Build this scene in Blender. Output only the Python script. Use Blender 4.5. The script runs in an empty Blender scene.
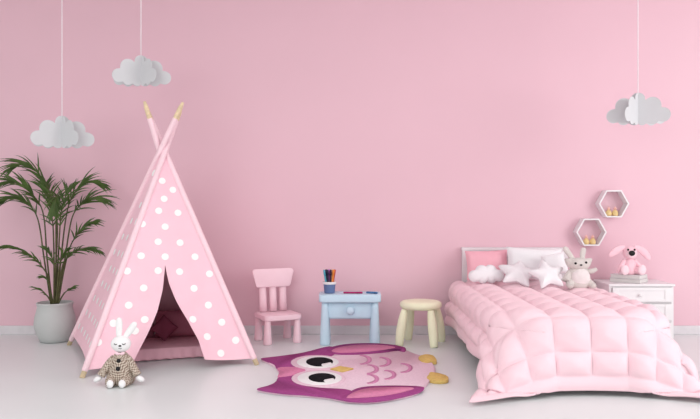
import bpy, bmesh, math, random
from mathutils import Vector, Matrix, Quaternion
random.seed(7)
PI = math.pi
C = bpy.context.scene.collection

# ------------------------------------------------------------------ camera
F, XV, YH, D, H = 750.0, 350.0, 205.0, 6.5, 1.12
cam = bpy.data.cameras.new('camera')
co = bpy.data.objects.new('camera', cam)
C.objects.link(co)
co.location = (0, -D, H)
co.rotation_euler = (PI/2, 0, 0)
cam.sensor_width = 36.0
cam.lens = F/700*36
cam.shift_y = -(209.5-YH)/700
bpy.context.scene.camera = co

def at(px, py, Y):
    z = D+Y
    return Vector(((px-XV)*z/F, Y, H-(py-YH)*z/F))
def fl(px, py):
    z = H*F/(py-YH)
    return Vector(((px-XV)*z/F, z-D, 0))

# ------------------------------------------------------------------ materials
def srgb(c):
    return tuple(((v/255)/12.92 if v/255 <= .04045 else ((v/255+.055)/1.055)**2.4) for v in c)
def mat(name, rgb, rough=.6, var=.04, scale=14, bump=0, spec=.3, bscale=None, sheen=0, sub=0):
    m = bpy.data.materials.new(name); m.use_nodes = True
    nt = m.node_tree; b = nt.nodes['Principled BSDF']
    c = srgb(rgb)
    tc = nt.nodes.new('ShaderNodeTexCoord')
    n = nt.nodes.new('ShaderNodeTexNoise'); n.inputs['Scale'].default_value = scale; n.inputs['Detail'].default_value = 3
    nt.links.new(tc.outputs['Object'], n.inputs['Vector'])
    r = nt.nodes.new('ShaderNodeValToRGB')
    r.color_ramp.elements[0].position = .3; r.color_ramp.elements[1].position = .7
    r.color_ramp.elements[0].color = tuple(v*(1-var) for v in c)+(1,)
    r.color_ramp.elements[1].color = tuple(min(1, v*(1+var)) for v in c)+(1,)
    nt.links.new(n.outputs['Fac'], r.inputs['Fac'])
    nt.links.new(r.outputs['Color'], b.inputs['Base Color'])
    b.inputs['Roughness'].default_value = rough
    b.inputs['Specular IOR Level'].default_value = spec
    if sheen: b.inputs['Sheen Weight'].default_value = sheen
    if bump:
        n2 = nt.nodes.new('ShaderNodeTexNoise'); n2.inputs['Scale'].default_value = bscale or scale*6; n2.inputs['Detail'].default_value = 2
        nt.links.new(tc.outputs['Object'], n2.inputs['Vector'])
        bp = nt.nodes.new('ShaderNodeBump'); bp.inputs['Strength'].default_value = bump; bp.inputs['Distance'].default_value = .01
        nt.links.new(n2.outputs['Fac'], bp.inputs['Height']); nt.links.new(bp.outputs['Normal'], b.inputs['Normal'])
    return m

M = {}
M['wall'] = mat('wall_paint', (237, 196, 208), .75, .012, 1.2, .02, .15, 160)
M['floor'] = mat('floor_resin', (228, 232, 232), .34, .012, 1.5, 0, .35)
M['ceil'] = mat('ceiling_paint', (240, 232, 234), .9)
M['base'] = mat('baseboard_paint', (226, 220, 224), .5)
M['pot'] = mat('pot_ceramic', (200, 202, 201), .55, .02)
M['soil'] = mat('soil', (50, 38, 32), .95, .4, 60, .6)
M['leaf'] = mat('palm_leaf', (74, 98, 44), .5, .4, 9, 0, .4)
M['stem'] = mat('palm_stem', (92, 92, 60), .6, .35, 20)
M['tent'] = mat('tent_fabric', (252, 206, 219), .85, .02, 8, .08, .1, 300, .1)
M['tentdot'] = mat('tent_dot', (255, 250, 250), .85, .01)
M['sleeve'] = mat('pole_sleeve', (253, 218, 227), .8, .02, 10)
M['wood'] = mat('pole_wood', (232, 208, 172), .55, .15, 30)
M['mat'] = mat('play_mat', (252, 196, 211), .9, .03)
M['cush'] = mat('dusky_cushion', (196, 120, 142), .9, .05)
M['plushwhite'] = mat('white_plush', (246, 243, 244), .9, .02, 30, .1, .1, 200, .2)
M['black'] = mat('black_thread', (28, 24, 26), .5)
M['chair'] = mat('pink_plastic', (255, 218, 228), .45, .02)
M['table'] = mat('blue_plastic', (207, 233, 248), .45, .02)
M['tableknob'] = mat('pale_knob', (210, 234, 250), .4, .02)
M['stool'] = mat('yellow_plastic', (252, 251, 218), .5, .02)
M['cup'] = mat('blue_cup', (104, 122, 164), .5, .1)
M['white'] = mat('white_lacquer', (240, 236, 238), .4, .01)
M['headboard'] = mat('headboard_paint', (236, 228, 232), .45, .01)
M['pages'] = mat('book_pages', (226, 222, 220), .9, .06, 3)
M['cover'] = mat('book_cover', (214, 210, 210), .6)
M['cover2'] = mat('book_cover_light', (232, 229, 230), .6)
M['paper'] = mat('cloud_paper', (214, 213, 216), .85, .01)
M['string'] = mat('string', (250, 240, 244), .8)
M['duvet'] = mat('duvet_satin', (251, 215, 224), .62, .015, 5, .05, .3, 200, .2)
M['sheet'] = mat('mattress_fabric', (244, 236, 240), .9)
M['cushpink'] = mat('pink_satin', (250, 184, 198), .36, .05, 6, .35, .5, 16)
M['pillow'] = mat('white_cotton', (246, 243, 246), .8, .01, 8, .15, .2, 24)
M['rabbit'] = mat('grey_plush', (216, 208, 204), .95, .04, 30, .2, .1, 160, .2)
M['pinkplush'] = mat('pink_plush', (253, 208, 219), .95, .03, 30, .2, .1, 160, .3)
M['palepink'] = mat('pale_pink_plush', (254, 222, 230), .95, .03, 30, .2, .1, 160, .3)
M['belly'] = mat('belly_plush', (236, 226, 226), .95, .03, 30, .2, .1, 160, .2)
M['gold'] = mat('golden_wood', (234, 204, 146), .5, .1, 40)
M['peach'] = mat('peach_wood', (246, 190, 184), .5, .05)
M['rugpale'] = mat('rug_pale_pink', (240, 208, 222), .97, .06, 60, .5, .05, 260)
M['rugpink'] = mat('rug_pink', (224, 140, 176), .97, .08, 60, .5, .05, 260)
M['rugplum'] = mat('rug_plum', (168, 80, 140), .97, .08, 60, .5, .05, 260)
M['rugwhite'] = mat('rug_white', (248, 246, 246), .97, .02, 60, .4, .05, 260)
M['rugblack'] = mat('rug_black', (34, 32, 36), .97, .2, 60, .4, .05, 260)
M['rugrose'] = mat('rug_rose', (222, 150, 188), .97, .08, 60, .5, .05, 260)
M['ruggold'] = mat('rug_gold', (230, 196, 120), .97, .1, 60, .5, .05, 260)

def knit():
    m = mat('knit_dress', (150, 126, 112), .95, .1, 40, .3, .1, 120)
    nt = m.node_tree; b = nt.nodes['Principled BSDF']
    tc = nt.nodes.new('ShaderNodeTexCoord')
    mp = nt.nodes.new('ShaderNodeMapping'); mp.inputs['Rotation'].default_value = (0, PI/4, 0)
    ck = nt.nodes.new('ShaderNodeTexChecker'); ck.inputs['Scale'].default_value = 112
    ck.inputs['Color1'].default_value = srgb((212, 198, 184))+(1,)
    ck.inputs['Color2'].default_value = srgb((132, 110, 98))+(1,)
    nt.links.new(tc.outputs['Object'], mp.inputs['Vector']); nt.links.new(mp.outputs['Vector'], ck.inputs['Vector'])
    nt.links.new(ck.outputs['Color'], b.inputs['Base Color'])
    return m
M['knit'] = knit()

# ------------------------------------------------------------------ mesh builder
class MB:
    def __init__(s): s.v = []; s.f = []; s.m = []; s.sm = []
    def add(s, vf, mi=0, smooth=True, mx=None):
        v, f = vf; o = len(s.v)
        for p in v:
            p = Vector(p)
            s.v.append(mx @ p if mx is not None else p)
        for q in f:
            s.f.append([i+o for i in q]); s.m.append(mi); s.sm.append(smooth)
        return s
    def build(s, name, mats, parent=None, weld=0, loc=None):
        me = bpy.data.meshes.new(name)
        me.from_pydata([tuple(p) for p in s.v], [], s.f)
        if not isinstance(mats, (list, tuple)): mats = [mats]
        for m in mats: me.materials.append(m)
        for i, p in enumerate(me.polygons):
            p.material_index = s.m[i]; p.use_smooth = s.sm[i]
        bm = bmesh.new(); bm.from_mesh(me)
        if weld: bmesh.ops.remove_doubles(bm, verts=bm.verts, dist=weld)
        bmesh.ops.recalc_face_normals(bm, faces=bm.faces)
        bm.to_mesh(me); bm.free()
        o = bpy.data.objects.new(name, me); C.objects.link(o)
        if parent: o.parent = parent
        if loc: o.location = loc
        return o

def T(x=0, y=0, z=0): return Matrix.Translation((x, y, z))
def R(a, ax): return Matrix.Rotation(a, 4, ax)

def ell(c, r, rot=None, seg=24, rings=14):
    v = []; f = []
    c = Vector(c)
    for i in range(rings+1):
        a = PI*i/rings
        n = 1 if i in (0, rings) else seg
        for j in range(n):
            b = 2*PI*j/seg
            p = Vector((r[0]*math.sin(a)*math.cos(b), r[1]*math.sin(a)*math.sin(b), r[2]*math.cos(a)))
            if rot is not None: p = rot @ p
            v.append(c+p)
    def idx(i, j):
        if i == 0: return 0
        if i == rings: return len(v)-1
        return 1+(i-1)*seg+j % seg
    for i in range(rings):
        for j in range(seg):
            q = [idx(i, j), idx(i+1, j), idx(i+1, j+1), idx(i, j+1)]
            u = []
            for k in q:
                if k not in u: u.append(k)
            f.append(u)
    return v, f

def lathe(prof, seg=36):
    v = []; f = []; rows = []
    for r, z in prof:
        if r < 1e-6:
            rows.append([len(v)]); v.append(Vector((0, 0, z)))
        else:
            rows.append(list(range(len(v), len(v)+seg)))
            for j in range(seg):
                b = 2*PI*j/seg; v.append(Vector((r*math.cos(b), r*math.sin(b), z)))
    for a, b in zip(rows, rows[1:]):
        for j in range(seg):
            q = [a[j % len(a)], a[(j+1) % len(a)], b[(j+1) % len(b)], b[j % len(b)]]
            u = []
            for k in q:
                if k not in u: u.append(k)
            if len(u) > 2: f.append(u)
    return v, f

def smoothpath(pts, n=6):
    pts = [Vector(p) for p in pts]; out = []
    for i in range(len(pts)-1):
        p0 = pts[max(i-1, 0)]; p1 = pts[i]; p2 = pts[i+1]; p3 = pts[min(i+2, len(pts)-1)]
        for k in range(n):
            t = k/n
            out.append(.5*((2*p1)+(p2-p0)*t+(2*p0-5*p1+4*p2-p3)*t*t+(3*p1-p0-3*p2+p3)*t**3))
    out.append(pts[-1]); return out

def tube(pts, rad, seg=12, flat=1.0):
    pts = [Vector(p) for p in pts]; n = len(pts)
    if not isinstance(rad, (list, tuple)): rad = [rad]*n
    if len(rad) != n:
        rr = []
        for i in range(n):
            x = i/(n-1)*(len(rad)-1); k = min(int(x), len(rad)-2); rr.append(rad[k]+(rad[k+1]-rad[k])*(x-k))
        rad = rr
    v = []; f = []; side = None
    for i in range(n):
        t = (pts[min(i+1, n-1)]-pts[max(i-1, 0)]).normalized()
        if side is None:
            up = Vector((0, 1, 0)) if abs(t.y) < .9 else Vector((1, 0, 0))
            side = t.cross(up).normalized()
        side = (side-t*side.dot(t)).normalized(); o = t.cross(side)
        for j in range(seg):
            a = 2*PI*j/seg
            v.append(pts[i]+side*math.cos(a)*rad[i]+o*math.sin(a)*rad[i]*flat)
    for i in range(n-1):
        for j in range(seg):
            f.append([i*seg+j, i*seg+(j+1) % seg, (i+1)*seg+(j+1) % seg, (i+1)*seg+j])
    f.append(list(range(seg))[::-1]); f.append([(n-1)*seg+j for j in range(seg)])
    return v, f

def from_bm(bm):
    bm.verts.index_update()
    v = [p.co.copy() for p in bm.verts]; f = [[q.index for q in fc.verts] for fc in bm.faces]
    bm.free(); return v, f

def box(c, s, bev=.004, seg=2):
    bm = bmesh.new(); bmesh.ops.create_cube(bm, size=1)
    for p in bm.verts: p.co = Vector((p.co.x*s[0]+c[0], p.co.y*s[1]+c[1], p.co.z*s[2]+c[2]))
    if bev: bmesh.ops.bevel(bm, geom=list(bm.edges), offset=min(bev, min(s)*.45), segments=seg, profile=.5, affect='EDGES')
    return from_bm(bm)

def prism(pts, z0, z1, bev=0, seg=2):
    bm = bmesh.new()
    lo = [bm.verts.new((p[0], p[1], z0)) for p in pts]; hi = [bm.verts.new((p[0], p[1], z1)) for p in pts]
    n = len(pts)
    bm.faces.new(lo[::-1]); bm.faces.new(hi)
    for i in range(n): bm.faces.new([lo[i], lo[(i+1) % n], hi[(i+1) % n], hi[i]])
    if bev:
        es = [e for e in bm.edges if abs(e.verts[0].co.z-e.verts[1].co.z) < 1e-7]
        bmesh.ops.bevel(bm, geom=es, offset=bev, segments=seg, profile=.5, affect='EDGES')
    return from_bm(bm)

def rrect(w, h, r, n=6):
    out = []
    for cx, cy, a0 in ((w/2-r, h/2-r, 0), (-w/2+r, h/2-r, PI/2), (-w/2+r, -h/2+r, PI), (w/2-r, -h/2+r, 1.5*PI)):
        for k in range(n+1):
            a = a0+PI/2*k/n; out.append((cx+r*math.cos(a), cy+r*math.sin(a)))
    return out

def inflate(outline, h, rings=10, flatback=1.0):
    """puffed cushion from a star-shaped outline in the XZ plane around the origin; thickness along Y"""
    v = []; f = []; n = len(outline)
    for sgn in (-1, 1):
        base = len(v); v.append(Vector((0, sgn*h*(flatback if sgn > 0 else 1), 0)))
        for i in range(1, rings+1):
            k = i/rings
            hh = h*math.sqrt(max(0, 1-k**2.4))*(flatback if sgn > 0 else 1)
            for x, z in outline: v.append(Vector((x*k, sgn*hh, z*k)))
        for j in range(n):
            f.append([base, base+1+j, base+1+(j+1) % n])
            for i in range(rings-1):
                a = base+1+i*n
                f.append([a+j, a+n+j, a+n+(j+1) % n, a+(j+1) % n])
    return v, f

def pillow(w, h, t, n=22, pinch=.06):
    v = []; f = []
    for sgn in (-1, 1):
        b = len(v)
        for i in range(n+1):
            for j in range(n+1):
                u = -1+2*i/n; q = -1+2*j/n
                x = u*w/2*(1-pinch*(1-q*q)); z = q*h/2*(1-pinch*(1-u*u))
                y = sgn*t/2*((1-u**4)*(1-q**4))**.55*(1+.05*math.sin(5*u+2*q)*math.sin(4*q+1))
                v.append(Vector((x, y, z)))
        for i in range(n):
            for j in range(n):
                a = b+i*(n+1)+j; f.append([a, a+1, a+n+2, a+n+1])
    return v, f

def tag(o, label, cat, group=None, kind=None):
    o['label'] = label; o['category'] = cat
    if group: o['group'] = group
    if kind: o['kind'] = kind
    return o
def thing(name, label, cat, loc=(0, 0, 0), rz=0, group=None, rot=None):
    o = bpy.data.objects.new(name, None); C.objects.link(o)
    o.empty_display_size = .1
    o.location = loc; o.rotation_euler = rot if rot else (0, 0, rz)
    return tag(o, label, cat, group)
def struct(o): o['kind'] = 'structure'; return o
def copy_thing(root, loc, label, rot=None):
    def rec(o, par):
        c = o.copy(); C.objects.link(c); c.parent = par
        for ch in [x for x in bpy.data.objects if x.parent == o]: rec(ch, c)
        return c
    r = rec(root, None); r.location = loc
    if rot: r.rotation_euler = rot
    r['label'] = label
    return r

# ------------------------------------------------------------------ setting
struct(MB().add(box((0, -2.6, -.05), (12, 9, .1), 0), smooth=False).build('floor', M['floor']))
struct(MB().add(box((0, .05, 1.5), (12, .1, 3.0), 0), smooth=False).build('wall_back', M['wall']))
struct(MB().add(box((0, -2.6, 3.05), (12, 9, .1), 0), smooth=False).build('ceiling', M['ceil']))
b = MB().add(box((0, -.008, .038), (12, .016, .076), .003), smooth=False)
struct(b.build('baseboard_back', M['base']))

# ------------------------------------------------------------------ potted palm
PX, PY = at(55, 300, -.33).x, -.33
palm = thing('potted_palm', 'green feathery palm in a rounded pale grey pot left of the teepee', 'plant', (PX, PY, 0))
prof = [(0, 0), (.10, 0), (.118, .006), (.138, .05), (.158, .11), (.164, .15), (.158, .20), (.145, .25), (.138, .285), (.142, .305), (.146, .315), (.143, .322), (.132, .322), (.128, .315), (.127, .285), (0, .285)]
MB().add(lathe(prof, 48)).build('pot', M['pot'], palm)
b = MB().add(lathe([(0, .286), (.06, .296), (.126, .288), (.126, .27), (0, .27)], 32)).build('soil', M['soil'], palm)

def frond(pts, Ys, lmax, k0, wid=.0095, nl=17, droop=.55, seed=0):
    rnd = random.Random(seed)
    P = [at(p[0], p[1], PY+y)-Vector((PX, PY, 0)) for p, y in zip(pts, Ys)]
    path = smoothpath(P, 8)
    n = len(path)
    L = MB()
    i0 = int(k0*(n-1))
    nl = int(nl*1.2)
    for s in range(nl):
        t = s/(nl-1); x = i0+(n-1-i0)*t; i = min(int(x), n-2); p = path[i].lerp(path[i+1], x-i)
        tan = (path[min(i+2, n-1)]-path[max(i-1, 0)]).normalized()
        sd = tan.cross(Vector((0, 0, 1)))
        if sd.length < .1: sd = Vector((1, 0, 0))
        sd.normalize(); up = sd.cross(tan)
        for sg in (-1, 1):
            ln = 1.22*lmax*(math.sin(PI*(.16+.72*t))**.8)*rnd.uniform(.85, 1.1)
            d = (tan*(.75+.5*t)*rnd.uniform(.8, 1.2)+sd*sg*.55*rnd.uniform(.5, 1.1)+up*rnd.uniform(-.25, .45)).normalized()
            m = 5; q = p.copy(); sp = []
            for k in range(m+1):
                sp.append(q.copy())
                d = (d+Vector((0, 0, -droop*.28))).normalized(); q = q+d*ln/m
            vv = []; ff = []
            for k in range(m+1):
                dd = (sp[min(k+1, m)]-sp[max(k-1, 0)]).normalized()
                w = dd.cross(Vector((.25*sg, -1, .35))).normalized()
                wd = wid*(.35+1.0*math.sin(PI*min(1, k/m*.75+.2)))*(1-(k/m)**3)
                vv += [sp[k]-w*wd/2, sp[k]+w*wd/2]
                if k: ff.append([2*k-2, 2*k-1, 2*k+1, 2*k])
            L.add((vv, ff), 0, True)
    fr = L.build('frond', M['leaf'], palm)
    MB().add(tube(path, [.0075, .006, .0035, .0015], 7)).build('stem', M['stem'], fr)

B = [(53, 305)]
frond([(54, 304), (56, 262), (57, 222), (50, 193), (37, 172), (24, 164), (15, 167)], [0, 0, .02, .03, .02, 0, 0], .24, .42, nl=20, seed=1)
frond([(52, 304), (47, 258), (43, 213), (31, 193), (16, 182), (2, 183)], [0, -.01, -.03, -.06, -.08, -.1], .21, .46, nl=18, seed=2)
frond([(51, 304), (44, 258), (38, 220), (28, 204), (14, 197), (-2, 201)], [-.02, -.05, -.08, -.11, -.14, -.16], .19, .46, nl=18, seed=3)
frond([(57, 304), (61, 258), (67, 212), (75, 192), (86, 182), (98, 183)], [0, .02, .04, .06, .08, .1], .2, .46, nl=18, seed=4)
frond([(58, 304), (65, 258), (72, 218), (82, 204), (91, 198), (101, 199)], [-.02, -.03, -.05, -.08, -.1, -.12], .2, .46, nl=18, seed=5)
frond([(55, 304), (56, 260), (56, 225), (57, 203), (57, 196), (55, 203), (54, 212)], [-.01, -.03, -.05, -.12, -.2, -.26, -.3], .17, .38, nl=18, wid=.0105, seed=6)
frond([(55, 304), (58, 262), (60, 226), (62, 206), (67, 193), (68, 189)], [-.01, .0, -.02, .05, .1, .13], .18, .40, nl=15, seed=7)
frond([(54, 304), (54, 262), (53, 226), (50, 205), (47, 192), (46, 184)], [.01, .02, .04, .08, .12, .15], .18, .40, nl=15, seed=17)
frond([(58, 304), (63, 275), (69, 250), (76, 236), (85, 226), (94, 221)], [-.03, -.05, -.07, -.09, -.1, -.11], .125, .5, nl=15, seed=8)
frond([(57, 304), (60, 280), (64, 262), (73, 253), (86, 248), (99, 251)], [-.04, -.07, -.1, -.12, -.14, -.16], .12, .42, nl=14, seed=9)
frond([(52, 304), (49, 280), (43, 268), (31, 256), (16, 248), (-1, 247)], [-.03, -.06, -.09, -.12, -.15, -.18], .12, .42, nl=16, seed=10)
frond([(54, 304), (54, 280), (54, 265), (51, 255), (49, 250)], [-.04, -.07, -.1, -.13, -.15], .1, .5, nl=9, seed=11)
frond([(56, 304), (58, 280), (60, 264), (63, 255), (66, 250)], [-.05, -.08, -.12, -.14, -.16], .1, .5, nl=9, seed=12)
frond([(52, 304), (48, 297), (42, 291), (33, 287)], [-.05, -.07, -.09, -.1], .06, .45, nl=6, seed=13, wid=.008)
frond([(58, 304), (63, 295), (68, 290), (74, 286)], [-.05, -.07, -.09, -.1], .06, .45, nl=6, seed=14, wid=.008)
frond([(53, 304), (50, 288), (47, 279), (42, 277)], [-.03, -.06, -.08, -.1], .06, .5, nl=5, seed=15, wid=.008)

# ------------------------------------------------------------------ teepee
FL_, FR_, BL_, BR_ = fl(82, 378), fl(257, 365), fl(69, 345), Vector((-1.14, -.13, 0))
cen = (FL_+FR_+BL_+BR_)/4
APX = Vector((-1.405, cen.y, 1.525))
tee = thing('teepee_tent', 'pink play teepee with white polka dots, open front flaps and four crossed poles', 'tent', (cen.x, cen.y, 0))
O = Vector((cen.x, cen.y, 0))
feet = {'FL': FL_, 'FR': FR_, 'BL': BL_, 'BR': BR_}
CP = {}
for k, Fp in feet.items():
    d = APX-Fp; perp = Vector((d.y, -d.x, 0)).normalized()
    CP[k] = APX+perp*.026
def pole(k, t): return feet[k]+(CP[k]-feet[k])*t
for k in feet:
    p = MB().add(tube([pole(k, t)-O for t in (0.0, .3, 1.0, 1.16, 1.20, 1.228)], [.0175, .0175, .0175, .0185, .0175, .010], 14))
    po = p.build('pole', M['wood'], tee); po['label'] = 'pale wooden tent pole'
    s = MB().add(tube([pole(k, t)-O for t in (.025, .03, .2, .6, 1.0, 1.15, 1.155)], [.018, .021, .022, .0215, .021, .0205, .019], 16))
    s.build('pole_sleeve', M['sleeve'], po)

class Panel:
    def __init__(s, a, b):
        s.a, s.b = a, b
        s.n = (feet[b]-feet[a]).cross((APX-feet[a])).normalized()
        ctr = O+Vector((0, 0, .5))
        if s.n.dot(feet[a]-ctr) < 0: s.n = -s.n
        s.bulge = lambda u, v: 0
    def L(s, v): return pole(s.a, v)
    def R_(s, v): return pole(s.b, v)
    def S(s, u, v):
        return s.L(v).lerp(s.R_(v), u)+s.n*s.bulge(u, v)
    def uv(s, P):
        v = P.z/APX.z; a = s.L(v); d = s.R_(v)-a
        return (P-a).dot(d)/d.length_squared, v
    def ray(s, px, py):
        o = Vector((0, -D, H)); d = at(px, py, -1)-o
        t = (feet[s.a]-o).dot(s.n)/d.dot(s.n)
        return s.uv(o+d*t)
    def dot(s, mb, u, v, r=.026):
        c = s.L(v).lerp(s.R_(v), u)
        e1 = (feet[s.b]-feet[s.a]).normalized(); e2 = s.n.cross(e1)
        vv = []; ff = []
        for sh in (.0022,):
            vv.append(s.S(u, v)+s.n*sh-O)
            for k in range(16):
                a = 2*PI*k/16
                uu, v2 = s.uv(c+e1*r*math.cos(a)+e2*r*math.sin(a))
                vv.append(s.S(uu, v2)+s.n*sh-O)
        ff = [[0, 1+k, 1+(k+1) % 16] for k in range(16)]
        mb.add((vv, ff), 1, True)
def plain_panel(name, a, b, stag=0):
    p = Panel(a, b)
    p.bulge = lambda u, v: -.02*math.sin(PI*u)*(1-v)
    mb = MB(); nu, nv = 14, 24; vv = []; ff = []
    for j in range(nv+1):
        v = .05+(.97-.05)*j/nv
        for i in range(nu+1): vv.append(p.S(i/nu, v)-O)
    for j in range(nv):
        for i in range(nu):
            q = j*(nu+1)+i; ff.append([q, q+1, q+nu+2, q+nu+1])
    mb.add((vv, ff))
    row = 0; sp = .165; v = .11
    while v < .9:
        w = (p.R_(v)-p.L(v)).length
        n = int(w/2/sp)+1
        for i in range(-n, n+1):
            x = i*sp+(sp/2 if row % 2 else 0)
            if abs(x) < w/2-.055: p.dot(mb, .5+x/w, v)
        v += .125/1.6; row += 1
    o = mb.build(name, [M['tent'], M['tentdot']], tee)
    return o
plain_panel('side_panel', 'BL', 'FL'); plain_panel('side_panel', 'FR', 'BR'); plain_panel('back_panel', 'BR', 'BL')

fp = Panel('FL', 'FR')
le = [fp.ray(*q) for q in ((165, 265), (162.4, 290), (157, 312), (148.6, 332), (140, 349), (133, 363))]
re = [fp.ray(*q) for q in ((165, 265), (168.7, 283.7), (175.8, 302), (187.3, 322), (197.3, 341), (203.5, 361))]
VO = le[0][1]
def interp(tab, v):
    t = sorted((b_, a_) for a_, b_ in tab)
    if v <= t[0][0]:
        return t[0][1]+(v-t[0][0])*(t[1][1]-t[0][1])/(t[1][0]-t[0][0])
    for (v0, u0), (v1, u1) in zip(t, t[1:]):
        if v <= v1: return u0+(u1-u0)*(v-v0)/(v1-v0)
    return t[-1][1]
UO = le[0][0]
def fbulge(u, v):
    base = .012*math.sin(PI*max(0, min(1, u)))*(1-v)
    if v >= VO: return base
    w = (VO-v)/VO
    ul, ur = interp(le, v), interp(re, v)
    if u <= UO and ul > 0: e = max(0, min(1, u/ul))
    else: e = max(0, min(1, (1-u)/(1-ur)))
    return base+.05*w*e**3-.03*w*math.sin(PI*e)
fp.bulge = fbulge
mb = MB()
def fgrid(fu, fv, nu, nv):
    vv = []; ff = []
    for j in range(nv+1):
        for i in range(nu+1):
            v = fv(i/nu, j/nv); vv.append(fp.S(fu(i/nu, v), v)-O)
    for j in range(nv):
        for i in range(nu):
            q = j*(nu+1)+i; ff.append([q, q+1, q+nu+2, q+nu+1])
    mb.add((vv, ff))
vbl, vbr = le[-1][1], re[-1][1]
def sag(a, b_, i): return a+(b_-a)*i
fgrid(lambda i, v: i*interp(le, v), lambda i, j: sag(sag(.03, vbl, i), VO, j), 16, 26)
fgrid(lambda i, v: interp(re, v)+i*(1-interp(re, v)), lambda i, j: sag(sag(vbr, .03, i**.6), VO, j), 16, 26)
fgrid(lambda i, v: i, lambda i, j: VO+(.965-VO)*j, 24, 16)
DOTS = [(162, 181), (173, 190), (164, 199), (158.5, 211), (178, 213), (142, 224), (165, 227), (158, 242), (180, 243), (141, 256), (165, 257), (195, 257), (127, 271), (158, 271), (179.5, 272), (209.6, 274), (143.6, 288), (194, 288.5), (128.7, 305), (208.5, 305), (113.4, 323), (222, 322), (98, 342), (236, 340), (192.5, 320), (207, 337), (221, 353), (144.5, 320), (135, 331)]
for q in DOTS:
    u, v = fp.ray(*q); fp.dot(mb, u, v)
mb.build('front_panel', [M['tent'], M['tentdot']], tee, weld=.0004)

e1 = Vector((.94, .342, 0)).normalized(); e2 = Vector((-e1.y, e1.x, 0)); TA = math.atan2(e1.y, e1.x)
def tl(a, b_, z=0): return O+e1*a+e2*b_+Vector((0, 0, z))
pm = thing('floor_mattress', 'thin pink mattress with a scalloped edge lying inside the teepee', 'mattress', tl(0, .1), TA)
MB().add(prism(rrect(.94, .64, .04), .004, .085, .015, 3)).build('pad', M['mat'], pm)
rv = []; rf = []
for i in range(97):
    x = -.465+.93*i/96; w = .006*math.sin(i*PI/4)
    rv += [(x, -.322-.002, .074), (x, -.334+w, .03), (x, -.340+w*1.5, .006+.010*abs(math.sin(i*PI/8)))]
for i in range(96):
    for k in range(2): rf.append([i*3+k, i*3+k+1, i*3+k+4, i*3+k+3])
fr = MB().add((rv, rf)).build('frill', M['mat'], pm)
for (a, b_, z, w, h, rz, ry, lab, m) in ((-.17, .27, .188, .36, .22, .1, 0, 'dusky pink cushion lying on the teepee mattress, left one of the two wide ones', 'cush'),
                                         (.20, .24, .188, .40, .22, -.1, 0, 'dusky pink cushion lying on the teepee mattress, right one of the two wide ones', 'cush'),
                                         (.06, .09, .181, .15, .15, 0, PI/4, 'small dark rose diamond added as the shaded gap beside the right teepee cushion', 'gapshade')):
    if m == 'gapshade': M['gapshade'] = M.get('gapshade') or mat('dark_rose_gap_shade', (150, 74, 98), .9, .05)  # dark colour stands in for shade in the gap beside the right cushion
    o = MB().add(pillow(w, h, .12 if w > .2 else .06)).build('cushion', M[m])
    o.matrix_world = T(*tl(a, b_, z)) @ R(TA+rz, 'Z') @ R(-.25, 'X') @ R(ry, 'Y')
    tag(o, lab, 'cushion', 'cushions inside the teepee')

# ------------------------------------------------------------------ white bunny doll
bun = thing('bunny_doll', 'white rabbit doll in a brown patterned knit dress sitting on the floor before the teepee', 'toy', (-1.435, -1.80, 0), .06)
MB().add(lathe([(0, .004), (.075, .004), (.086, .02), (.088, .05), (.08, .09), (.066, .135), (.054, .17), (.036, .192), (.026, .2), (0, .204)], 32)).build('dress', M['knit'], bun)
hd = MB().add(ell((.002, -.01, .252), (.062, .052, .052))).build('head', M['plushwhite'], bun)
for x0, z0, x1, z1 in ((-.014, .29, -.012, .415), (.022, .288, .092, .385)):
    e = MB().add(tube(smoothpath([(x0, 0, z0), (x0*.6+x1*.4, .006, z0*.6+z1*.4), (x0*.2+x1*.8, .004, z0*.2+z1*.8), (x1, 0, z1)], 5), [.012, .019, .021, .021, .017, .006], 16, .6))
    e.build('ear', M['plushwhite'], hd)
for sx in (-.018, .03):
    MB().add(tube([(sx-.011+.022*k/6, -.0565-.004*math.sin(PI*k/6), .262-.006*math.sin(PI*k/6)) for k in range(7)], .0022, 6)).build('eye', M['black'], hd)
MB().add(ell((.008, -.061, .248), (.009, .006, .006))).build('nose', M['black'], hd)
MB().add(tube([(-.002+.02*k/6, -.058, .233-.003*math.sin(PI*k/6)) for k in range(7)], .0014, 6)).build('mouth', M['black'], hd)
bw = MB().add(ell((-.014, -.04, .197), (.016, .007, .009), R(.3, 'Y').to_3x3())).add(ell((.018, -.04, .197), (.016, .007, .009), R(-.3, 'Y').to_3x3())).add(ell((.002, -.045, .197), (.006, .006, .006)))
bw.build('bow', M['chair'], bun)
for s in (-1, 1):
    a = MB().add(tube(smoothpath([(s*.038, -.005, .17), (s*.078, -.03, .115), (s*.112, -.045, .062)], 6), [.02, .026, .024, .026], 16)).build('arm', M['knit'], bun)
    MB().add(ell((s*.13, -.052, .042), (.027, .02, .017), R(s*.45, 'Y').to_3x3())).build('hand', M['plushwhite'], a)
    l = MB().add(tube(smoothpath([(s*.045, -.03, .04), (s*.045, -.08, .034), (s*.036, -.115, .028)], 5), [.034, .032, .027], 16)).build('leg', M['knit'], bun)
    MB().add(ell((s*.036, -.124, .028), (.021, .018, .025))).build('foot', M['plushwhite'], l)
for z, y in ((.155, -.059), (.11, -.077)):
    MB().add(ell((.0, y, z), (.014, .006, .014))).build('button', M['black'], bun)

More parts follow.
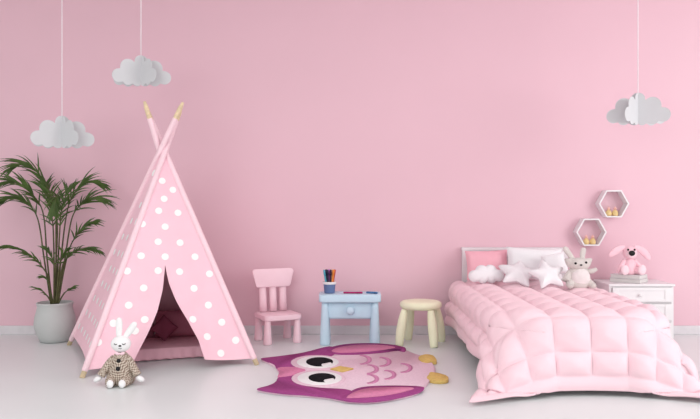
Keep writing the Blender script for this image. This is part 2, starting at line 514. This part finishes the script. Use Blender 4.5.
# ------------------------------------------------------------------ pink chair
ch = thing('toy_chair', 'pink plastic toddler chair with three back slats standing by the wall', 'chair', (-.594, -.335, 0), math.radians(25))
MB().add(prism(rrect(.318, .30, .03), .192, .232, .01, 3)).build('seat', M['chair'], ch)
for sx in (-1, 1):
    for sy in (-1, 1):
        MB().add(lathe([(0, 0), (.03, 0), (.035, .006), (.034, .03), (.029, .10), (.024, .17), (.0225, .2), (0, .2)], 24), mx=T(sx*.127, sy*.118, 0)).build('leg', M['chair'], ch)
for x in (-.088, 0, .088):
    MB().add(tube([(x, .108, .235), (x, .118, .33), (x*1.02, .132, .46)], [.032, .031, .030], 18, .65)).build('back_slat', M['chair'], ch)
bk = [(-.155, 0), (.155, 0)]
pts = []
for cx, cz, r, a0 in ((.150, .118, .028, 0), (-.150, .118, .028, PI/2), (-.128, .022, .022, PI), (.128, .022, .022, 1.5*PI)):
    for k in range(7):
        a = a0+PI/2*k/6; pts.append((cx+r*math.cos(a), cz+r*math.sin(a)))
v, f = prism(pts, -.017, .017, .008, 3)
v = [Vector((p.x, -p.z+.9*p.x*p.x*-1, p.y)) for p in v]
MB().add((v, f), mx=T(0, .138, .432) @ R(-.12, 'X') @ Matrix.Diagonal((1.02, 1, 1.05, 1))).build('backrest', M['chair'], ch)

# ------------------------------------------------------------------ blue table
tb = thing('toy_table', 'small pale blue plastic table with one drawer standing against the pink wall', 'table', (0.0, -.402, 0))
tb.scale = (1, 1, 1.035)
MB().add(prism(rrect(.496, .27, .03), .332, .39, .014, 4)).build('tabletop', M['table'], tb)
for sx in (-1, 1):
    for sy in (-1, 1):
        MB().add(lathe([(0, 0), (.036, 0), (.041, .006), (.041, .03), (.036, .14), (.029, .28), (.027, .335), (0, .335)], 24), mx=T(sx*.2, sy*.088, 0)).build('leg', M['table'], tb)
MB().add(box((0, 0, .266), (.39, .16, .134), .006)).build('apron', M['table'], tb)
dr = MB().add(box((0, -.083, .266), (.35, .014, .118), .005)).build('drawer', M['table'], tb)
MB().add(lathe([(0, 0), (.014, 0), (.013, .012), (.027, .018), (.033, .028), (.028, .038), (.014, .043), (0, .044)], 24), mx=T(0, -.09, .268) @ R(PI/2, 'X')).build('knob', M['tableknob'], dr)
cp = at(329.5, 293, -.40)
cup = thing('pencil_cup', 'blue cup with a white rim holding felt pens on the blue table', 'cup', (cp.x, -.40, .4037))
MB().add(lathe([(0, .002), (.040, .002), (.043, .005), (.049, .075), (.049, .08), (.045, .08), (.041, .01), (0, .01)], 32)).build('body', M['cup'], cup)
MB().add(lathe([(.0485, .072), (.054, .074), (.055, .09), (.05, .094), (.045, .092), (.0445, .074), (.0485, .072)], 32)).build('rim', M['white'], cup)
pens = [(-.034, -.012, (90, 170, 190), 'teal', 'farthest left'), (-.022, .014, (40, 40, 80), 'navy', 'second from the left'), (-.012, -.016, (40, 34, 60), 'black', 'behind the rim near the left'),
        (-.003, .012, (196, 110, 200), 'violet', 'in the middle'), (.008, -.014, (60, 34, 60), 'dark plum', 'right of the middle'), (.019, .012, (240, 190, 140), 'peach', 'second from the right'),
        (.027, -.012, (236, 140, 60), 'orange', 'near the right rim'), (.034, .01, (206, 74, 60), 'red', 'farthest right')]
def pen_mesh(mat_body, cap):
    b_ = MB().add(lathe([(0, 0), (.004, 0), (.0062, .006), (.0062, .115), (0, .115)], 14)).add(lathe([(.0055, .115), (.0072, .116), (.007, .148), (.005, .154), (0, .156)], 14), 1)
    return b_
for i, (x, y, c, nm, plc) in enumerate(pens):
    m = mat('pen_'+nm.replace(' ', '_'), c, .4)
    po = thing('felt_pen', '%s felt pen standing in the pencil cup, %s' % (nm, plc), 'pen', (cp.x+x*.55, -.40+y*.62, .4157), 0, 'felt pens in the cup', rot=(-y*3.0, x*4.2, 0))
    po.scale = (1.15, 1.15, 1.17)
    MB().add(lathe([(0, 0), (.004, 0), (.0062, .006), (.0062, .115), (0, .115)], 14)).build('barrel', m, po)
    MB().add(lathe([(.0055, .115), (.0075, .116), (.0073, .148), (.005, .154), (0, .156)], 14)).build('cap', m, po)
for nm, c, px, rz, ln in (('magenta', (170, 40, 100), 353, 0, .155), ('blue', (64, 112, 160), 372, -.5, .10)):
    m = mat('pen_lying_'+nm, c, .45); p = at(px, 292, -.44)
    po = thing('felt_pen', '%s felt pen lying flat on the blue table top' % nm, 'pen', (p.x, -.44, .4122), 0, 'felt pens lying on the table', rot=(0, PI/2, rz))
    MB().add(lathe([(0, -ln/2), (.006, -ln/2), (.008, -ln/2+.004), (.008, ln*.2), (0, ln*.2)], 14)).build('barrel', m, po)
    MB().add(lathe([(0, ln*.2), (.0084, ln*.2), (.0084, ln/2-.004), (.006, ln/2), (0, ln/2)], 14)).build('cap', m, po)

# ------------------------------------------------------------------ yellow stool
st = thing('toy_stool', 'round pale yellow plastic stool with four fat legs standing right of the blue table', 'stool', (.572, -.435, 0), math.radians(-19))
st.scale = (1, 1, 1.03)
MB().add(lathe([(0, .272), (.12, .272), (.152, .278), (.167, .292), (.170, .308), (.164, .324), (.148, .334), (.12, .338), (0, .338)], 48)).build('seat', M['stool'], st)
for sx in (-1, 1):
    for sy in (-1, 1):
        MB().add(tube([(sx*x, sy*x, z) for x, z in ((.142, 0), (.141, .006), (.138, .05), (.13, .12), (.12, .19), (.11, .25), (.106, .275))], [.026, .031, .035, .038, .036, .029, .024], 20)).build('leg', M['stool'], st)

# ------------------------------------------------------------------ owl rug
def rz_(x, y): return fl(250+x/3.3333, 335+y/3.3333)
rc = rz_(340, 130)
rug = thing('owl_rug', 'pink and plum owl shaped rug lying flat on the pale floor', 'rug', (rc.x, rc.y, 0))
def loc2(pts, sm=True, closed=True, n=4):
    P = [rz_(*p)-rc for p in pts]
    if not sm: return [(p.x, p.y) for p in P]
    out = []; N = len(P)
    for i in range(N):
        p0, p1, p2, p3 = P[i-1], P[i], P[(i+1) % N], P[(i+2) % N]
        for k in range(n):
            t = k/n
            q = .5*((2*p1)+(p2-p0)*t+(2*p0-5*p1+4*p2-p3)*t*t+(3*p1-p0-3*p2+p3)*t**3)
            out.append((q.x, q.y))
    return out
def slab(pts, z0, z1, m, name, parent=rug, bev=.003, sm=True, n=4):
    return MB().add(prism(loc2(pts, sm, n=n), z0, z1, bev, 2)).build(name, m, parent)
HZ = .016
body = [(42, 89), (44, 86), (100, 79), (180, 67), (230, 55), (265, 46), (330, 40), (420, 38), (490, 46), (545, 68), (585, 82), (612, 108), (618, 130), (604, 152), (588, 172), (568, 192), (540, 206), (470, 221), (400, 230), (330, 228), (260, 216), (180, 208), (110, 203), (32, 191), (30, 187), (60, 179), (84, 166), (96, 147), (94, 128), (80, 108)]
slab(body, .001, HZ, M['rugpale'], 'rug_body', n=5)
z1, z2, z3, z4 = HZ+.0025, HZ+.005, HZ+.0075, HZ+.010
slab([(41, 89), (43, 85), (100, 78), (180, 66), (265, 45), (285, 62), (272, 78), (230, 84), (175, 98), (160, 118), (152, 126), (94, 122), (80, 107)], HZ-.004, z1, M['rugplum'], 'head_band', n=4)
slab([(29, 187), (60, 178.5), (86, 166), (96, 150), (150, 136), (160, 158), (190, 178), (240, 186), (318, 190), (345, 202), (335, 229), (260, 217.5), (180, 209), (110, 204.5), (30, 192)], HZ-.004, z1, M['rugplum'], 'head_band', n=4)
slab([(94, 118), (152, 116), (185, 126), (152, 142), (95, 150), (98, 134)], HZ-.004, z1+.001, M['rugpink'], 'forehead', n=4)
# wings
def wing(outer, inner):
    w = slab(outer, HZ-.004, z2, M['rugplum'], 'wing'); slab(inner, z2-.002, z2+.003, M['rugpink'], 'wing_inset', w)
wing([(258, 56), (290, 44), (340, 37), (420, 36), (490, 43), (518, 52), (515, 64), (490, 60), (450, 66), (380, 72), (320, 74), (275, 70)],
     [(272, 62), (300, 50), (350, 43), (420, 42), (484, 50), (440, 60), (370, 67), (300, 69)])
wing([(320, 212), (345, 194), (380, 184), (440, 180), (520, 180), (578, 184), (572, 196), (540, 208), (470, 224), (400, 233), (330, 231), (305, 224)],
     [(322, 220), (350, 202), (390, 191), (450, 187), (545, 188), (515, 202), (455, 214), (390, 221), (335, 223)])
def ellp(cx, cy, rx, ry, n=28): return [(cx+rx*math.cos(2*PI*k/n), cy+ry*math.sin(2*PI*k/n)) for k in range(n)]
for cx, cy, rx, ry, px, py in ((222, 101, 86, 25, 232, 101), (228, 155, 90, 28, 240, 155)):
    e = slab(ellp(cx, cy, rx, ry), HZ-.004, z2, M['rugpale'], 'eye', n=1)
    slab(ellp(cx+4, cy, rx-16, ry-4.5), z2-.002, z3, M['rugwhite'], 'eye_white', e, n=1)
    pu = slab(ellp(px, py, 45, 15.5), z3-.002, z4, M['rugblack'], 'pupil', e, n=1)
    slab([(px+8, py+8), (px+24, py+6), (px+36, py+3), (px+42, py+10), (px+24, py+15), (px+8, py+15)], z4-.002, z4+.002, M['rugwhite'], 'glint', e, n=2)
slab([(268, 124), (300, 115), (345, 123), (308, 133)], HZ-.004, z4, M['ruggold'], 'beak', sm=False)
# belly scallops
def scallop(cx, cy, w=36, h=16):
    out = []; inn = []
    for k in range(15):
        a = -PI/2+PI*k/14
        out.append((cx+w*math.cos(a)*1.0, cy+h*math.sin(a))); inn.append((cx+(w-9)*math.cos(a)-5, cy+(h-2.2)*math.sin(a)))
    o = out+inn[::-1]
    slab(o, HZ-.004, z2, M['rugrose'], 'feather_mark', n=1, sm=False, bev=.001)
for q in ((370, 91), (436, 98), (394, 123), (506, 119), (452, 142), (394, 156)): scallop(*q)
def foot(pts):
    slab(pts, .001, HZ+.006, M['ruggold'], 'foot')
foot([(562, 83), (582, 74), (606, 76), (618, 86), (622, 98), (606, 99), (590, 101), (570, 96)])
foot([(596, 143), (602, 134), (630, 138), (658, 148), (660, 160), (640, 164), (606, 162), (590, 152)])

# ------------------------------------------------------------------ bed
BX0, BX1, BY0, BY1 = .965, 1.872, -.075, -1.98
bed = thing('single_bed', 'white single bed with a panelled headboard against the pink wall', 'bed', ((BX0+BX1)/2, -1.0, 0))
OB = Vector(((BX0+BX1)/2, -1.0, 0))
W = BX1-BX0
hb = MB()
for s in (-1, 1): hb.add(box((s*(W/2-.028), .962, .36), (.056, .045, .72), .004), smooth=False)
hb.add(box((0, .962, .722), (W+.012, .052, .026), .005), smooth=False).add(box((0, .962, .682), (W-.11, .042, .056), .004), smooth=False).add(box((0, .962, .15), (W-.1, .04, .1), .004), smooth=False)
hbo = hb.build('headboard', M['headboard'], bed, loc=(0, 0, .02))
pl = MB(); n = 9
for i in range(n):
    w = (W-.112)/n; pl.add(box((-(W-.112)/2+w*(i+.5), .97, .42), (w-.003, .018, .49), .004), smooth=False)
pl.build('headboard_planks', M['headboard'], hbo)
MB().add(box((0, -.03, .2), (W-.02, 1.86, .1), .01)).build('bed_frame', M['white'], bed)
MB().add(prism(rrect(W-.02, 1.88, .06), .25, .425, .03, 3), mx=T(0, -.03, 0)).build('mattress', M['sheet'], bed)
for sx in (-1, 1):
    for y in (-.92, .86): MB().add(box((sx*(W/2-.06), y, .078), (.05, .05, .155), .006)).build('leg', M['white'], bed)

TOP = .45
RC = .25; RR = .085
sh = -.045; cell = .2265
S_L = [-.315, -.2, .01, .235, .46, .675, .89, 1.08, 1.25]         # column stitch lines
T_L = [.388, .245]+[.03-.222*k for k in range(9)]            # row stitch lines measured past the foot edge
def drape(s, t):
    """s: across from left mattress edge; t: past foot edge (negative on top)"""
    x0, x1 = RC, W-RC; y1 = -RC
    qx = min(max(s, x0), x1); qy = min(t, y1)
    dx, dy = s-qx, t-qy; d = math.hypot(dx, dy)
    if d <= RC: return Vector((BX0+s, BY1-t, TOP))
    ux, uy = dx/d, dy/d; Ln = d-RC
    corner = (2*abs(ux*uy))**1.5
    bx, by = qx+ux*RC, qy+uy*RC
    if Ln < PI*RR/2:
        a = Ln/RR; out = RR*math.sin(a); drop = RR*(1-math.cos(a))
    else:
        rest = Ln-PI*RR/2
        ph = math.radians(9+27*corner)
        if abs(ux) > .9 and t < -.3: ph = math.radians(9+3*math.sin(t*6))
        out = RR+rest*math.sin(ph); drop = RR+rest*math.cos(ph)
    fol = 0
    Hh = TOP-.028
    if drop > Hh:
        ex = drop-Hh; out += ex*1.05; drop = Hh-.004*math.sin(min(ex*20, PI))
    k = min(1, max(0, (Ln-.1)/.3))
    ang = (s if abs(uy) > abs(ux) else t)
    out += k*.014*math.sin(ang*9.5+.6)+k*corner*.02*math.sin(math.atan2(uy, ux)*9)
    return Vector((BX0+bx+ux*out, BY1-by-uy*out, TOP-drop))
def lines_puff(x, ls):
    if x < ls[0] or x > ls[-1]: return None
    for a, b_ in zip(ls, ls[1:]):
        if x <= b_: return (x-a)/(b_-a)
def puff(s, t):
    fs = lines_puff(s, S_L); ft = lines_puff(t, sorted(T_L))
    g = lambda x: max(0, math.sin(PI*x))**.55
    if fs is None or (t > T_L[0]):
        ds = 0
        if fs is None: ds = max(S_L[0]-s, s-S_L[-1])
        dt = max(0, t-T_L[0]); dd = max(ds, dt)
        w = .075; q = min(1, dd/w)
        along = t if ds >= dt else s
        return .017*math.sin(PI*min(1, q*.85+.08))**.6+.0035*math.sin(along*17+2*math.sin(along*7))*q
    if ft is None: ft = .5
    return .047*g(fs)*g(ft)+.003*math.sin(s*40+3*math.sin(t*13))*math.sin(t*37)*g(fs)*g(ft)
s0, s1 = S_L[0]-.075, S_L[-1]+.075
t0, t1 = -(abs(BY1)-.125), T_L[0]+.082
ns, nt_ = 230, 300
def DS(s, t): return drape(s, t)
dv = []; df = []
for j in range(nt_+1):
    t = t0+(t1-t0)*j/nt_
    for i in range(ns+1):
        s = s0+(s1-s0)*i/ns
        p = DS(s, t); h = .004
        nrm = (DS(s+h, t)-DS(s-h, t)).cross(DS(s, t-h)-DS(s, t+h))
        if nrm.length < 1e-12: nrm = Vector((0, 0, 1))
        nrm.normalize()
        if nrm.z < -.2: nrm = -nrm
        q = p+nrm*puff(s, t)
        q.z = max(q.z, .012)
        dv.append(q)
for j in range(nt_):
    for i in range(ns):
        a = j*(ns+1)+i; df.append([a, a+1, a+ns+2, a+ns+1])
duv = MB().add((dv, df)).build('duvet', M['duvet'])
so = duv.modifiers.new('thick', 'SOLIDIFY'); so.thickness = .010; so.offset = -1
tag(duv, 'quilted pale pink duvet draped over the bed down to the floor', 'duvet')

# ------------------------------------------------------------------ cushions on the bed
DZ = TOP+.042
def leaning(o, x, y, z, tilt, rz=0, roll=0):
    o.matrix_world = T(x, y, z) @ R(rz, 'Z') @ R(tilt, 'X') @ R(roll, 'Y')
p = at(489, 262, -.22)
o = MB().add(pillow(.36, .25, .10)).build('cushion', M['cushpink'])
leaning(o, p.x-.012, -.20, DZ+.125, -.24, .03, -.03); tag(o, 'shiny pink satin cushion leaning on the left of the headboard', 'cushion')
p = at(532, 264, -.22)
o = MB().add(pillow(.46, .26, .11)).build('pillow', M['pillow'])
leaning(o, p.x, -.30, DZ+.146, -.27, 0, .05); tag(o, 'large plain white pillow leaning against the middle of the headboard', 'pillow')
p = at(552, 263, -.36)
o = MB().add(pillow(.19, .18, .08)).build('cushion', M['pillow'])
leaning(o, p.x-.005, -.46, DZ+.15, -.36, -.1, -.2); tag(o, 'small square white cushion leaning in front of the right end of the white pillow', 'cushion')
def ray_outline(circs, n, a0=0, a1=2*PI, oz=0, closed=True):
    out = []
    for k in range(n):
        a = a0+(a1-a0)*k/(n if closed else n-1); dx, dz = math.cos(a), math.sin(a); best = 0
        for cx, cz, r in circs:
            bq = cx*dx+(cz-oz)*dz; disc = bq*bq-(cx*cx+(cz-oz)**2-r*r)
            if disc >= 0: best = max(best, bq+math.sqrt(disc))
        out.append((dx*best, dz*best))
    return out
p = at(488, 278, -.5)
cl = ray_outline([(-.095, -.02, .05), (-.035, .02, .055), (.035, .025, .055), (.1, -.01, .05), (.04, -.03, .045), (-.03, -.035, .045), (0, 0, .05)], 80)
o = MB().add(inflate(cl, .045)).build('cloud_cushion', M['pillow'])
leaning(o, p.x, -.42, DZ+.068, -.35, 0, .03); tag(o, 'white cloud shaped cushion lying in front of the pink satin cushion', 'cushion')
def star(R0, r0, n=10):
    pts = []
    cor = [(R0*math.cos(PI/2+PI*k/5), R0*math.sin(PI/2+PI*k/5)) if k % 2 == 0 else (r0*math.cos(PI/2+PI*k/5), r0*math.sin(PI/2+PI*k/5)) for k in range(10)]
    for i in range(10):
        p0, p1, p2, p3 = [Vector(cor[(i+k-1) % 10]) for k in range(4)]
        for k in range(6):
            t = k/6
            cr = .5*((2*p1)+(p2-p0)*t+(2*p0-5*p1+4*p2-p3)*t*t+(3*p1-p0-3*p2+p3)*t**3)
            q = p1.lerp(p2, t)*.45+cr*.55
            pts.append((q.x, q.y))
    return pts
p = at(518, 278, -.58)
o = MB().add(inflate(star(.172, .098), .045)).build('star_cushion', M['pillow'])
leaning(o, p.x+.01, -.535, DZ+.082, -1.0, 0, .30); tag(o, 'white star shaped cushion lying right beside the cloud cushion', 'cushion', 'white star cushions')
p = at(544, 280, -.68)
o = MB().add(inflate(star(.150, .083), .045)).build('star_cushion', M['pillow'])
leaning(o, p.x+.012, -.735, DZ+.091, -.78, 0, -.14); tag(o, 'white star shaped cushion lying right beside the grey rabbit', 'cushion', 'white star cushions')

# ------------------------------------------------------------------ grey rabbit plush
rx = at(580, 288, -.60)
rb = thing('plush_rabbit', 'pale grey plush rabbit with upright ears sitting on the bed before the nightstand', 'toy', (rx.x-.062, -.76, DZ-.012), .05)
rb.scale = (1.14, 1.1, 1.0)
rb.location.z += .006
MB().add(lathe([(0, 0), (.062, 0), (.08, .012), (.083, .04), (.077, .09), (.066, .13), (.05, .165), (0, .18)], 28), mx=Matrix.Diagonal((1, .8, 1, 1))).build('body', M['rabbit'], rb)
MB().add(ell((.004, -.03, .078), (.066, .042, .076))).build('belly', M['belly'], rb)['label'] = 'whitish belly patch'
h = MB().add(ell((0, -.004, .182), (.078, .058, .05)))
for s in (-1, 1): h.add(tube([(s*.035, 0, .185), (s*.065, 0, .2), (s*.09, 0, .222)], [.042, .03, .008], 14))
hd = h.build('head', M['rabbit'], rb)
for pts in ([(-.036, 0, .215), (-.055, .005, .25), (-.084, .008, .295), (-.096, .008, .312)], [(.028, 0, .215), (.03, .005, .25), (.037, .006, .29), (.04, .006, .308)]):
    MB().add(tube(smoothpath(pts, 5), [.017, .018, .02, .018, .008], 14, .6)).build('ear', M['rabbit'], hd)
for x, z in ((-.037, .192), (.034, .198)): MB().add(ell((x, -.054, z), (.009, .006, .009))).build('eye', M['black'], hd)
MB().add(ell((-.003, -.064, .18), (.009, .007, .006))).build('nose', M['black'], hd)
MB().add(tube(smoothpath([(.055, 0, .125), (.088, -.015, .13), (.118, -.02, .147)], 5), [.02, .019, .012], 14)).build('arm', M['rabbit'], rb)
MB().add(tube(smoothpath([(-.055, 0, .125), (-.082, -.02, .085), (-.098, -.035, .06)], 5), [.02, .026, .026], 14)).build('arm', M['rabbit'], rb)
for s in (-1, 1): MB().add(tube(smoothpath([(s*.055, -.02, .05), (s*.072, -.045, .03), (s*.078, -.075, .02)], 5), [.03, .027, .02], 14)).build('leg', M['rabbit'], rb)

# ------------------------------------------------------------------ white nightstand
NX0, NX1, NF, NB, NT = 2.108, 2.632, -.41, -.025, .478
NCX = (NX0+NX1)/2; ND = NB-NF
ns_ = thing('nightstand', 'white chest of drawers standing against the wall right of the bed', 'cabinet', (NCX, (NF+NB)/2, 0))
MB().add(box((0, 0, NT-.009), (NX1-NX0+.016, ND+.012, .018), .004), smooth=False).build('top', M['white'], ns_)
c_ = MB(); wN = NX1-NX0
for s in (-1, 1): c_.add(box((s*(wN/2-.01), .004, .235), (.02, ND-.01, .45), .002), smooth=False)
c_.add(box((0, ND/2-.006, .235), (wN-.02, .012, .45), .002), smooth=False)
for z in (.045, .173, .323, .452): c_.add(box((0, .004, z), (wN-.03, ND-.02, .014), .002), smooth=False)
c_.build('carcass', M['white'], ns_)
for s in (-1, 1):
    for y in (-1, 1): MB().add(box((s*(wN/2-.022), y*(ND/2-.03), .019), (.04, .04, .038), .004), smooth=False).build('foot', M['white'], ns_)
for z0, z1_ in ((.333, .448), (.183, .316), (.055, .166)):
    zc, hh = (z0+z1_)/2, z1_-z0; y = -ND/2+.006
    d_ = MB().add(box((0, y, zc), (wN-.046, .012, hh), .002), smooth=False)
    for s in (-1, 1):
        d_.add(box((s*(wN/2-.023-.026), y-.007, zc), (.052, .012, hh), .002), smooth=False)
        d_.add(box((0, y-.007, zc+s*(hh/2-.012)), (wN-.15, .0118, .024), .002), smooth=False)
    do = d_.build('drawer', M['white'], ns_)
    MB().add(lathe([(0, 0), (.006, 0), (.005, .01), (.012, .016), (.013, .022), (.008, .027), (0, .028)], 18), mx=T(-.018, y-.006, zc-.002) @ R(PI/2, 'X')).build('knob', M['white'], do)

# books (two lying) and pink plush
BA = math.atan2(.69, -.72)
ul_ = Vector((-.76, .65, 0)).normalized(); ur_ = Vector((.65, .76, 0)).normalized()
corner = Vector((2.366, -.385, 0))
def book(z, th, L_, Wd, off, label, cover):
    org = corner+off
    mx = Matrix(((ur_.x, ul_.x, 0, org.x), (ur_.y, ul_.y, 0, org.y), (0, 0, 1, z), (0, 0, 0, 1)))
    o = thing('book', label, 'book', group='books under the pink toy')
    o.matrix_world = mx
    c = MB()
    for zz in (.002, th-.002): c.add(box((Wd/2, L_/2, zz), (Wd, L_, .0036), .0006), smooth=False)
    c.add(box((Wd-.0018, L_/2, th/2), (.0036, L_, th), .0006), smooth=False)
    c.build('cover', cover, o)
    MB().add(box((Wd/2+.0005, L_/2, th/2), (Wd-.007, L_-.006, th-.0074), .0006), smooth=False).build('pages', M['pages'], o)
book(NT+.0005, .033, .255, .18, Vector((0, 0, 0)), 'grey covered book lying on the white nightstand at the bottom', M['cover'])
book(NT+.0343, .031, .245, .175, ul_*.004+ur_*.003, 'pale grey book lying on top of the other book under the pink toy', M['cover2'])
pz = NT+.0343+.0315
pk = corner+ul_*.112+ur_*.072
pp = thing('plush_toy', 'pink long eared plush toy with a black nose sitting on the books', 'toy', (pk.x, pk.y, pz), .0)
pp.scale = (1.13, 1.05, 1.08)
MB().add(lathe([(0, 0), (.04, 0), (.05, .015), (.052, .045), (.045, .08), (.032, .11), (0, .125)], 26)).build('body', M['pinkplush'], pp)
h = MB().add(ell((0, -.005, .165), (.052, .048, .052)))
hd = h.build('head', M['pinkplush'], pp)
MB().add(ell((-.004, -.036, .158), (.036, .032, .032))).build('muzzle', M['palepink'], hd)
MB().add(ell((-.006, -.066, .166), (.023, .014, .021))).build('nose', M['black'], hd)
for x in (-.028, .02): MB().add(ell((x, -.049, .192), (.0075, .006, .0085))).build('eye', M['black'], hd)
for pts in ([(-.035, 0, .205), (-.07, .0, .198), (-.12, -.01, .168), (-.158, -.015, .14)], [(.035, 0, .205), (.075, 0, .195), (.115, -.01, .155), (.14, -.015, .112)]):
    MB().add(tube(smoothpath(pts, 6), [.016, .02, .026, .028, .022, .007], 16, .5)).build('ear', M['pinkplush'], hd)
for s in (-1, 1):
    MB().add(tube(smoothpath([(s*.036, 0, .105), (s*.07, -.015, .06), (s*.098, -.025, .016)], 6), [.016, .018, .016, .012], 14)).build('arm', M['pinkplush'], pp)
    l = MB().add(tube(smoothpath([(s*.03, -.01, .03), (s*.052, -.05, .032), (s*.06, -.078, .036)], 5), [.028, .03, .03], 16)).build('leg', M['pinkplush'], pp)
    MB().add(ell((s*.062, -.082, .04), (.03, .017, .039), R(s*.1, 'Y').to_3x3())).build('foot', M['palepink'], l)

# ------------------------------------------------------------------ hexagon shelves
def hexshelf(px, py, label):
    c = at(px, py, -.11)
    ro, ri, d = .130, .117, .105
    t = thing('hexagon_shelf', label, 'shelf', (c.x, 0, c.z), 0, 'hexagon wall shelves')
    v = []; f = []
    for y in (-.004, -.004-d):
        for r in (ro, ri):
            for k in range(6):
                a = k*PI/3; v.append(Vector((r*math.cos(a), y, r*math.sin(a)*1.03)))
    for k in range(6):
        n = (k+1) % 6
        f += [[k, n, 12+n, 12+k], [6+k, 18+k, 18+n, 6+n], [12+k, 12+n, 18+n, 18+k], [k, 6+k, 6+n, n]]
    MB().add((v, f), smooth=False).build('shelf_frame', M['white'], t)
    return c, c.z-ri*math.sin(PI/3)*1.03
def figure(x, y, z, label):
    o = thing('wooden_figurine', label, 'figurine', (x, y, z), 0, 'wooden figurines on the hexagon shelves')
    b_ = MB().add(lathe([(0, 0), (.019, 0), (.024, .005), (.026, .02), (.023, .036), (.014, .048), (.009, .052), (0, .053)], 22)).build('body', M['gold'], o)
    MB().add(ell((0, 0, .062), (.014, .014, .0135), seg=18, rings=10)).build('head', M['peach'], o)
    MB().add(lathe([(0, .083), (.004, .079), (.006, .073), (0, .072)], 12)).build('topknot', M['peach'], o)
    MB().add(lathe([(.0045, 0), (.002, .008), (0, .01)], 8), mx=T(0, -.012, .061) @ R(PI/2, 'X')).build('beak', M['gold'], o)
for (px, py, nm, dx) in ((614.2, 203.8, 'upper', (-4.3, 2.2)), (591.7, 232.3, 'lower', (-4.3, 2.2))):
    c, zb = hexshelf(px, py, 'white hexagon wall shelf holding two figurines, the %s one' % nm)
    for q, w in zip(dx, ('left', 'right')):
        figure(c.x+q*6.4/750+.001, -.075, zb+.001, 'golden wooden figurine with peach head, %s one of the pair in the %s hexagon shelf' % (w, nm))

# ------------------------------------------------------------------ paper clouds
def cloud(px, pyb, label, rz, sc=1.0):
    c = at(px, pyb, -.9)
    t = thing('paper_cloud', label, 'decoration', (c.x, -.9, c.z), rz, 'hanging paper clouds')
    circs = [(0, .190*sc, .05*sc), (.100*sc, .135*sc, .066*sc), (.178*sc, .065*sc, .053*sc), (.105*sc, .045*sc, .047*sc), (.03*sc, .045*sc, .047*sc), (.05*sc, .1*sc, .06*sc)]
    oz = .1*sc
    half = ray_outline(circs, 60, -PI/2, PI/2, oz, closed=False)
    for az in (-48, 48, -97, 97):
        a = math.radians(-90+az); e = Vector((math.cos(a), math.sin(a), 0)); nn = Vector((-e.y, e.x, 0))*.0012
        v = []; f = []; N = len(half)
        for sg in (-1, 1):
            v.append(Vector((0, 0, oz))+nn*sg)
            for x, z in half: v.append(e*(max(x, 0)+.002)+Vector((0, 0, oz+z))+nn*sg)
        for k in range(1, N): f += [[0, k, k+1], [N+1, N+1+k+1, N+1+k], [k, N+1+k, N+2+k, k+1]]
        f.append([0, N, 2*N+1, N+1]); f.append([0, N+1, N+2, 1])
        MB().add((v, f), smooth=False).build('paper_leaf', M['paper'], t)
    MB().add(tube([(0, 0, .225*sc), (0, 0, 3.0-c.z)], .0035, 8)).build('string', M['string'], t)
cloud(62, 148, 'white paper cloud hanging on a string above the potted palm', .03)
cloud(141, 86, 'white paper cloud hanging on a string high above the teepee poles', -.06, .95)
cloud(638, 125, 'white paper cloud hanging on a string above the hexagon shelves', .08)

# ------------------------------------------------------------------ light
w = bpy.data.worlds.new('world'); bpy.context.scene.world = w; w.use_nodes = True
bg = w.node_tree.nodes['Background']; bg.inputs['Color'].default_value = (.96, 1, .985, 1); bg.inputs['Strength'].default_value = .67
def area(name, loc, tgt, size, e, col=(1, 1, 1)):
    l = bpy.data.lights.new(name, 'AREA'); l.energy = e; l.size = size; l.color = col
    o = bpy.data.objects.new(name, l); C.objects.link(o); o.location = loc
    o.rotation_euler = (Vector(tgt)-Vector(loc)).to_track_quat('-Z', 'Y').to_euler()
area('window_light', (4.7, -3.9, 1.7), (1.2, -.6, .4), 2.4, 84, (.985, 1, .99))
area('front_fill', (-2.8, -8.6, 2.6), (-1.3, 0, 1.1), 4.5, 150, (.96, 1, .98))  # added fill behind the camera, brightens the fronts of things
area('overhead_fill', (-1.2, -3.2, 2.96), (-1.2, -2.9, 0), 3.4, 60, (.955, 1, .98))  # added fill below the ceiling, brightens floor and tops; no fixture there
sc = bpy.context.scene
sc.view_settings.view_transform = 'Standard'
